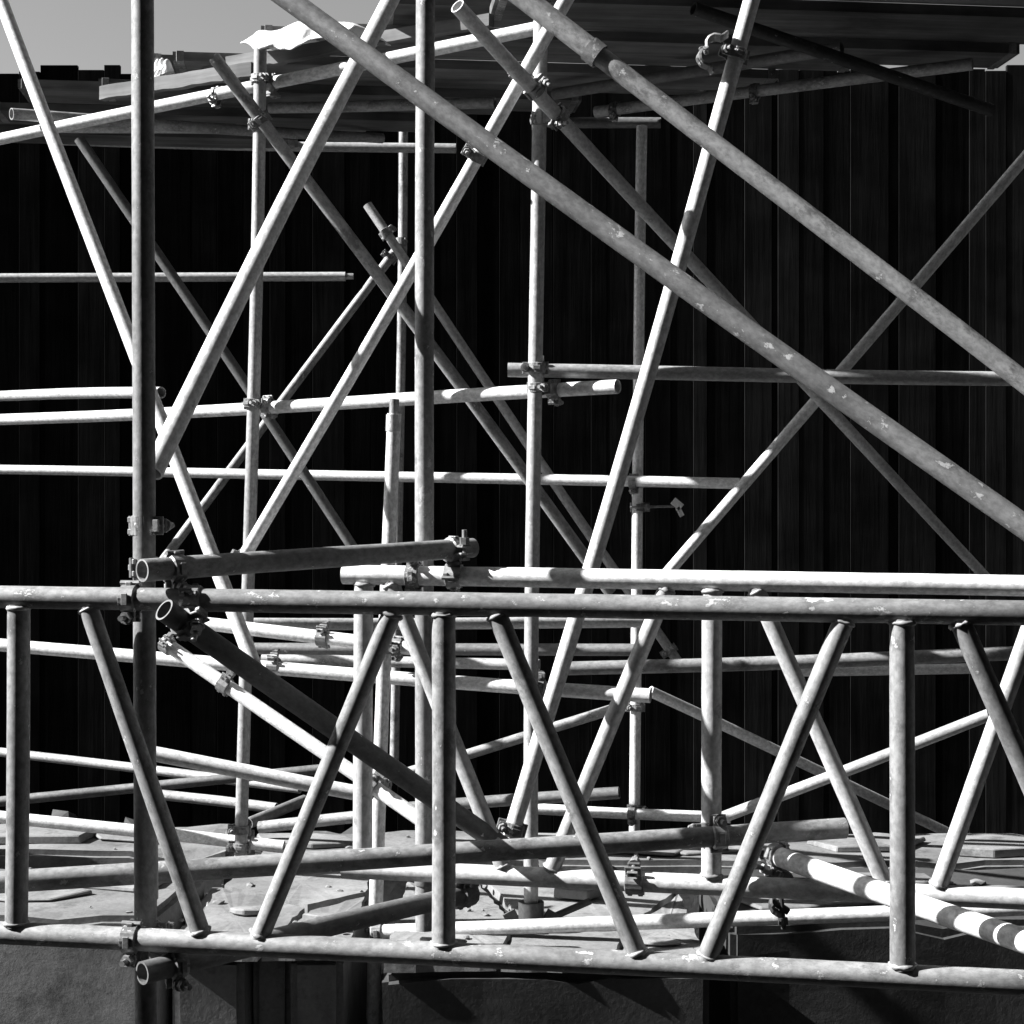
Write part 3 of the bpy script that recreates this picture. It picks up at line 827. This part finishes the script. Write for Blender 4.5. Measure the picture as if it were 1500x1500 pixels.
# ------------------------------------------------------------------ overhead deck of scaffold boards
DECK_Z = 3.93
def deck_board(cx0, cx1, c, slope, z, label):
    p = Vector((cx0, c + slope * cx0, z)); q = Vector((cx1, c + slope * cx1, z))
    d = q - p
    L = d.length
    root = empty('scaffold_board', p)
    root.rotation_euler = (0, 0, math.atan2(d.y, d.x))
    bm = bmesh.new()
    n = max(4, int(L / .25))
    rows = []
    w, t = (.262 if z > DECK_Z + .03 else .222), .038
    sag = 0.0; tw = rd.uniform(-.004, .004)
    for i in range(n + 1):
        x = L * i / n
        zz = -sag * math.sin(math.pi * i / n)
        j0 = rd.uniform(-.003, .003)
        tilt = tw * (i / n - .5)
        rows.append([bm.verts.new((x, y + j0, zz + h + tilt * y)) for y, h in ((-w / 2, 0), (w / 2, 0), (w / 2, t), (-w / 2, t))])
    for i in range(n):
        for j in range(4):
            bm.faces.new((rows[i][j], rows[i + 1][j], rows[i + 1][(j + 1) % 4], rows[i][(j + 1) % 4]))
    bm.faces.new(rows[0]); bm.faces.new(rows[-1][::-1])
    bmesh.ops.recalc_face_normals(bm, faces=bm.faces)
    bm_obj('plank', bm, MAT['wood'], root)
    for xx in (.03, L - .03):
        bm = bmesh.new()
        box(bm, (xx, 0, t / 2 - .0005), (.03, w + .012, t + .007), bev=.001)
        bm_obj('end_band', bm, MAT['iron'], root)
    tag(root, label, 'scaffold board', 'boards of the overhead deck')
    return root
rd = random.Random(8)
k = 0
c = 5.05
while c < 8.5:
    xl = (5.90 - c) / .79 + rd.uniform(-.12, .10)
    xr = (7.58 - c) / .60 + max(0.0, 6.2 - c) * .6 + rd.uniform(-.10, .15)
    xl, xr = max(xl, -3.4), min(xr, 4.2)
    deck_board(xl, xr, c, .11 + rd.uniform(-.006, .006), DECK_Z + (k % 2) * .0415 + rd.uniform(0, .0008), 'weathered plank of the overhead scaffold deck, seen from below')
    c += .232
    k += 1

# toe boards on the front edge of the deck
def toe_board(a, b_, hgt, label, seed):
    p, q = at(*a), at(*b_)
    d = q - p
    L = d.length
    rr = random.Random(seed)
    bm = bmesh.new()
    n = 16
    rows = []
    for i in range(n + 1):
        x = L * i / n
        e = rr.uniform(-.003, .003)
        rows.append([bm.verts.new(v) for v in ((x, -.018, -hgt / 2 + e), (x, .018, -hgt / 2 + e), (x, .018, hgt / 2 + e * .5), (x, -.018, hgt / 2 + e * .5))])
    for i in range(n):
        for j in range(4):
            bm.faces.new((rows[i][j], rows[i + 1][j], rows[i + 1][(j + 1) % 4], rows[i][(j + 1) % 4]))
    bm.faces.new(rows[0]); bm.faces.new(rows[-1][::-1])
    bmesh.ops.recalc_face_normals(bm, faces=bm.faces)
    x = d.normalized(); z = (Vector((0, 0, 1)) - x * x.z).normalized(); y = z.cross(x)
    o = bm_obj('toe_board', bm, MAT['wood'], None, Matrix.Translation(p) @ Matrix((x, y, z)).transposed().to_4x4())
    return tag(o, label, 'board')
toe_board((150, 137, 6.88), (372, 102, 6.45), .055, 'ragged edge board lying along the deck front, near the open sky', 1)
toe_board((392, 87, 6.35), (502, 66, 6.15), .05, 'ragged edge board beside the white sheeting bundle', 2)
toe_board((300, 98, 6.75), (720, 30, 6.0), .045, 'upper edge board of the deck under the sheeting', 3)

# white sheeting bundle on the deck and a torn scrap at its end
def draped(name, p0, p1, drop, width, seed, label):
    """Sheet laid over the deck edge: runs from p0 to p1, hangs down in front, bunched into folds."""
    d = p1 - p0
    L = d.length
    x = d.normalized(); z = Vector((0, 0, 1)); y = z.cross(x)
    nu, nv = 56, 26
    vs, fs = [], []
    for i in range(nu + 1):
        u = i / nu
        env = min(1.0, 5 * u + .25, 5 * (1 - u) + .25)
        for j in range(nv + 1):
            v = j / nv                       # 0 back on the deck .. 1 hanging hem
            fold = noise.noise(Vector((u * 7.0, v * 1.3, seed))) * .030 + noise.noise(Vector((u * 17 + v * 4, v * 5.0, seed + 5))) * .012
            bulge = .055 * math.sin(math.pi * min(1, v * 1.25)) * env
            if v < .62:
                yy = width * (1 - v / .62)
                zz = bulge + fold * env
                fy = 0
            else:
                w = (v - .62) / .38
                yy = -.028 * math.sin(w * 1.5) * 1.2
                zz = bulge * (1 - w) - drop * w * env * (1 + .5 * noise.noise(Vector((u * 5, 3, seed)))) + fold * .5
                fy = fold * .9
            p = p0 + d * u + y * (yy + fy) + z * zz
            vs.append(p)
    for i in range(nu):
        for j in range(nv):
            a = i * (nv + 1) + j
            fs.append((a, a + nv + 1, a + nv + 2, a + 1))
    me = bpy.data.meshes.new(name)
    c0 = p0.copy()
    me.from_pydata([v - c0 for v in vs], [], fs)
    me.polygons.foreach_set('use_smooth', [True] * len(fs))
    o = link(name, me, MAT['sheet']); o.location = c0
    md = o.modifiers.new('thick', 'SOLIDIFY'); md.thickness = .003
    return tag(o, label, 'sheeting')
draped('sheeting_bundle', at(361, 62, 6.28), at(520, 42, 6.05), .05, .25, 4.3, 'white folded sheeting draped over the deck edge above the leaning upright')
draped('sheeting_scrap', at(222, 112, 6.80), at(246, 109, 6.74), .02, .05, 9.1, 'small torn scrap of pale sheeting caught on the deck edge')

# ------------------------------------------------------------------ concrete blocks that weigh the scaffold down
def concrete_block(x0, x1, y0, y1, z, rot, label, seed):
    rr = random.Random(seed)
    cx, cy = (x0 + x1) / 2, (y0 + y1) / 2
    root = empty('concrete_block', (cx, cy, 0))
    root.rotation_euler = (0, 0, rot)
    bm = bmesh.new()
    bmesh.ops.create_cube(bm, size=1.0)
    bmesh.ops.scale(bm, vec=(x1 - x0, y1 - y0, z), verts=bm.verts)
    bmesh.ops.translate(bm, vec=(0, 0, z / 2), verts=bm.verts)
    bmesh.ops.bevel(bm, geom=list(bm.edges), offset=.022, segments=2, affect='EDGES')
    bmesh.ops.subdivide_edges(bm, edges=[e for e in bm.edges if e.calc_length() > .1], cuts=9, use_grid_fill=True)
    for v in bm.verts:
        p = v.co
        nrm = noise.noise_vector(p * 3.0 + Vector((seed * 3.1, 0, 0)))
        v.co += nrm * .007
        if p.z > z * .6:
            chip = noise.noise(p * 5.0 + Vector((0, seed, 0)))
            edge = (abs(abs(p.x) - (x1 - x0) / 2) < .05) + (abs(abs(p.y) - (y1 - y0) / 2) < .05)
            if edge and chip > .15: v.co.z -= (chip - .15) * .09
    b_ = bm_obj('body', bm, MAT['conc_shaded' if 'shaded face' in label or 'tarred' in label else 'conc'], root, None, False)  # shaded faces get the darker concrete, shade held in base colour
    w = x1 - x0
    for s in ((-1, 1) if w > .6 else (1,)):
        # lifting eye cast in the top
        me = tube_eye()
        o = link('lifting_eye', me, MAT['iron']); o.parent = root
        o.matrix_basis = Matrix.Translation((s * w * .28, (rr.random() - .5) * .2, z - .012)) @ Matrix.Rotation(rr.uniform(0, 3), 4, 'Z')
    tag(root, label, 'concrete block', 'concrete weight blocks')
    return root
def tube_eye():
    def fn(bm):
        prev = None
        n, m_ = 12, 6
        for i in range(n + 1):
            a = math.pi * i / n
            c_ = Vector((.035 * math.cos(a), 0, .03 * math.sin(a)))
            ring = [bm.verts.new(c_ + Vector((math.cos(a), 0, math.sin(a))) * .006 * math.cos(6.2832 * j / m_) + Vector((0, .006 * math.sin(6.2832 * j / m_), 0))) for j in range(m_)]
            if prev:
                for j in range(m_): bm.faces.new((prev[j], prev[(j + 1) % m_], ring[(j + 1) % m_], ring[j]))
            prev = ring
    return shared('lifting_eye', fn)
blocks = [
 (-2.75, -1.19, 5.55, 6.30, .735, -.05, 'sunlit concrete block at the foot of the shaded upright, by the sky side'),
 (-1.07, -.85, 5.18, 6.34, .69, 0, 'narrow concrete block under the first webs of the nearer beam'),
 (-.838, -.712, 5.30, 6.34, .69, 0, 'narrow concrete block set back between two others near the prop'),
 (-.70, -.535, 5.17, 6.34, .69, 0, 'narrow concrete block beside the foot of the short prop'),
 (-.405, .62, 5.11, 6.34, .665, 0, 'wide tarred concrete block under the base jack of the pale upright'),  # dark body tone stands for the shade on its front
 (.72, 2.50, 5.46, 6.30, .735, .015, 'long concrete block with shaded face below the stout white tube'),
 (-2.40, -1.10, 6.42, 7.00, .77, -.02, 'rear concrete block under the foot of the leaning upright'),
 (-1.02, .10, 6.46, 7.02, .74, .03, 'rear concrete block behind the prop and posts'),
 (.16, 1.02, 6.48, 7.06, .72, -.04, 'rear concrete block near the foot of the thin pale upright'),
 (1.10, 2.60, 6.42, 7.00, .73, .02, 'rear concrete block by the lit end of the hoarding'),
 (-1.17, -1.085, 5.62, 6.30, .66, .0, 'narrow concrete filler block wedged beside the block of the shaded upright'),
]
for i, bdef in enumerate(blocks):
    concrete_block(*bdef, seed=i + 1)

# broken paving pieces lying on the blocks
def slab_piece(cx, cy, z, rad, seed, label):
    rr = random.Random(seed)
    n = rr.choice((5, 5, 6, 7))
    ph = rr.uniform(0, 6.28)
    pts = []
    for i in range(n):
        a = ph + 2 * math.pi * i / n + rr.uniform(-.3, .3)
        r_ = rad * rr.uniform(.65, 1.15)
        pts.append((r_ * math.cos(a) * 1.5, r_ * math.sin(a) * .8))
    t = rr.choice((.01, .014, .02, .034))
    bm = bmesh.new()
    bot = [bm.verts.new((x, y, 0)) for x, y in pts]
    top = [bm.verts.new((x * .97, y * .97, t + rr.uniform(-.004, .004))) for x, y in pts]
    bm.faces.new(bot[::-1]); bm.faces.new(top)
    for i in range(n):
        bm.faces.new((bot[i], bot[(i + 1) % n], top[(i + 1) % n], top[i]))
    bmesh.ops.bevel(bm, geom=[e for e in bm.edges], offset=.004, segments=1, affect='EDGES')
    bmesh.ops.triangulate(bm, faces=[f for f in bm.faces if len(f.verts) > 4])
    o = bm_obj('broken_slab', bm, MAT['slab'], None,
               Matrix.Translation((cx, cy, z)) @ Matrix.Rotation(rr.uniform(-.012, .012), 4, 'X') @ Matrix.Rotation(rr.uniform(-.012, .012), 4, 'Y'))
    return tag(o, label, 'slab', 'broken paving pieces on the blocks')
rs = random.Random(21)
def top_at(x, y):
    for x0, x1, y0, y1, z, *_ in blocks:
        if x0 < x < x1 and y0 < y < y1: return z
    return None
CAPS = [
 (.664, .034, [(-.40, 5.10), (-.05, 5.12), (.0, 5.6), (-.15, 6.3), (-.40, 6.32)]),
 (.664, .030, [(-.035, 5.12), (.30, 5.10), (.38, 5.5), (.025, 5.61)]),
 (.664, .037, [(.325, 5.10), (.615, 5.12), (.61, 6.0), (.41, 5.51)]),
 (.664, .033, [(.03, 5.65), (.39, 5.55), (.60, 6.04), (.6, 6.31), (-.11, 6.31)]),
 (.689, .033, [(-1.085, 5.16), (-.80, 5.145), (-.72, 5.7), (-1.06, 6.0)]),
 (.689, .028, [(-.785, 5.14), (-.525, 5.155), (-.53, 5.9), (-.70, 5.69)]),
 (.689, .036, [(-1.06, 6.03), (-.715, 5.73), (-.53, 5.93), (-.53, 6.33), (-1.05, 6.33)]),
]
def cap_slab(z, t, pts, seed):
    rr = random.Random(seed)
    # wander along each side so that the broken edge is not ruled
    out = []
    for i in range(len(pts)):
        a, b_ = Vector(pts[i]), Vector(pts[(i + 1) % len(pts)])
        n = max(3, int((b_ - a).length / .045))
        nn = Vector((-(b_ - a).y, (b_ - a).x)).normalized()
        for q in range(n):
            out.append(a.lerp(b_, q / n) + nn * (rr.uniform(-.006, .006) if q else 0))
    c = sum(out, Vector((0, 0))) / len(out)
    bm = bmesh.new()
    bot = [bm.verts.new((p.x - c.x, p.y - c.y, 0)) for p in out]
    top = [bm.verts.new(((p.x - c.x) * .992, (p.y - c.y) * .992, t + rr.uniform(-.002, .002))) for p in out]
    bm.faces.new(bot[::-1])
    n = len(out)
    ctr = bm.verts.new((0, 0, t))
    for i in range(n):
        bm.faces.new((bot[i], bot[(i + 1) % n], top[(i + 1) % n], top[i]))
        bm.faces.new((top[i], top[(i + 1) % n], ctr))
    bmesh.ops.recalc_face_normals(bm, faces=bm.faces)
    o = bm_obj('broken_slab', bm, MAT['slab'], None, Matrix.Translation((c.x, c.y, z)) @ Matrix.Rotation(rr.uniform(-.006, .006), 4, 'X'))
    tag(o, 'large cracked pale slab capping the concrete blocks', 'slab', 'large slabs capping the blocks')
for i, (z, t, pts) in enumerate(CAPS):
    cap_slab(z, t, pts, 90 + i)
SLABS = [(-1.75, 5.85), (-1.45, 6.05), (-1.5, 6.7), (-1.95, 6.65), (-.85, 6.72), (.0, 6.7), (.5, 6.75), (.85, 6.75), (1.0, 5.75), (1.35, 6.05), (1.75, 5.8), (1.45, 6.7), (2.0, 6.6)]
for i, (x, y) in enumerate(SLABS):
    slab_piece(x, y, top_at(x, y) + .004, rs.uniform(.15, .27), 40 + i, 'flat broken paving piece lying on the concrete blocks')
for i, (x, y) in enumerate([(-.22, 5.3), (.25, 5.95), (.47, 5.3), (-.62, 5.45), (-.9, 5.6)]):
    slab_piece(x, y, (.706 if x > -.45 else .727), rs.uniform(.05, .09), 140 + i, 'small flat paving fragment lying on the cracked slabs')

def chips():
    rr = random.Random(5)
    bm = bmesh.new()
    for i in range(150):
        x = rr.uniform(-2.2, 2.2); y = rr.uniform(5.2, 6.9)
        z = top_at(x, y)
        if z is None: continue
        s_ = rr.uniform(.004, .016) * (1.6 if rr.random() < .1 else 1)
        r_ = bmesh.ops.create_icosphere(bm, subdivisions=1, radius=s_)
        M = Matrix.Translation((x, y, z + s_ * .3 + (.034 if -1.1 < x < .65 and y < 6.36 else .0))) @ Matrix.Rotation(rr.uniform(0, 6), 4, 'Z') @ Matrix.Diagonal((rr.uniform(.7, 2.2), rr.uniform(.7, 1.4), rr.uniform(.4, .9), 1))
        for v in r_['verts']: v.co *= rr.uniform(.7, 1.2)
        bmesh.ops.transform(bm, matrix=M, verts=r_['verts'])
    o = bm_obj('concrete_chips', bm, MAT['slab'])
    tag(o, 'small pale concrete chips scattered over the blocks', 'rubble', kind='stuff')
chips()

# rubble on the shaded ground behind the blocks
def rubble():
    rr = random.Random(77)
    bm = bmesh.new()
    for i in range(420):
        x = rr.uniform(-3.4, 3.4); y = rr.uniform(7.2, 9.8)
        h = .25 if x < -.9 else .06
        s = rr.uniform(.03, .12) * (1.5 if x < -.9 else .8)
        r_ = bmesh.ops.create_icosphere(bm, subdivisions=1, radius=s)
        M = Matrix.Translation((x, y, rr.random() * h)) @ Matrix.Rotation(rr.uniform(0, 6), 4, 'Z') @ Matrix.Rotation(rr.uniform(0, 6), 4, 'X') @ Matrix.Diagonal((rr.uniform(.6, 1.5), rr.uniform(.6, 1.3), rr.uniform(.4, .9), 1))
        for v in r_['verts']: v.co *= rr.uniform(.75, 1.15)
        bmesh.ops.transform(bm, matrix=M, verts=r_['verts'])
    o = bm_obj('rubble', bm, MAT['rubble'])
    tag(o, 'dark broken rubble on the ground before the hoarding', 'rubble', kind='stuff')
rubble()
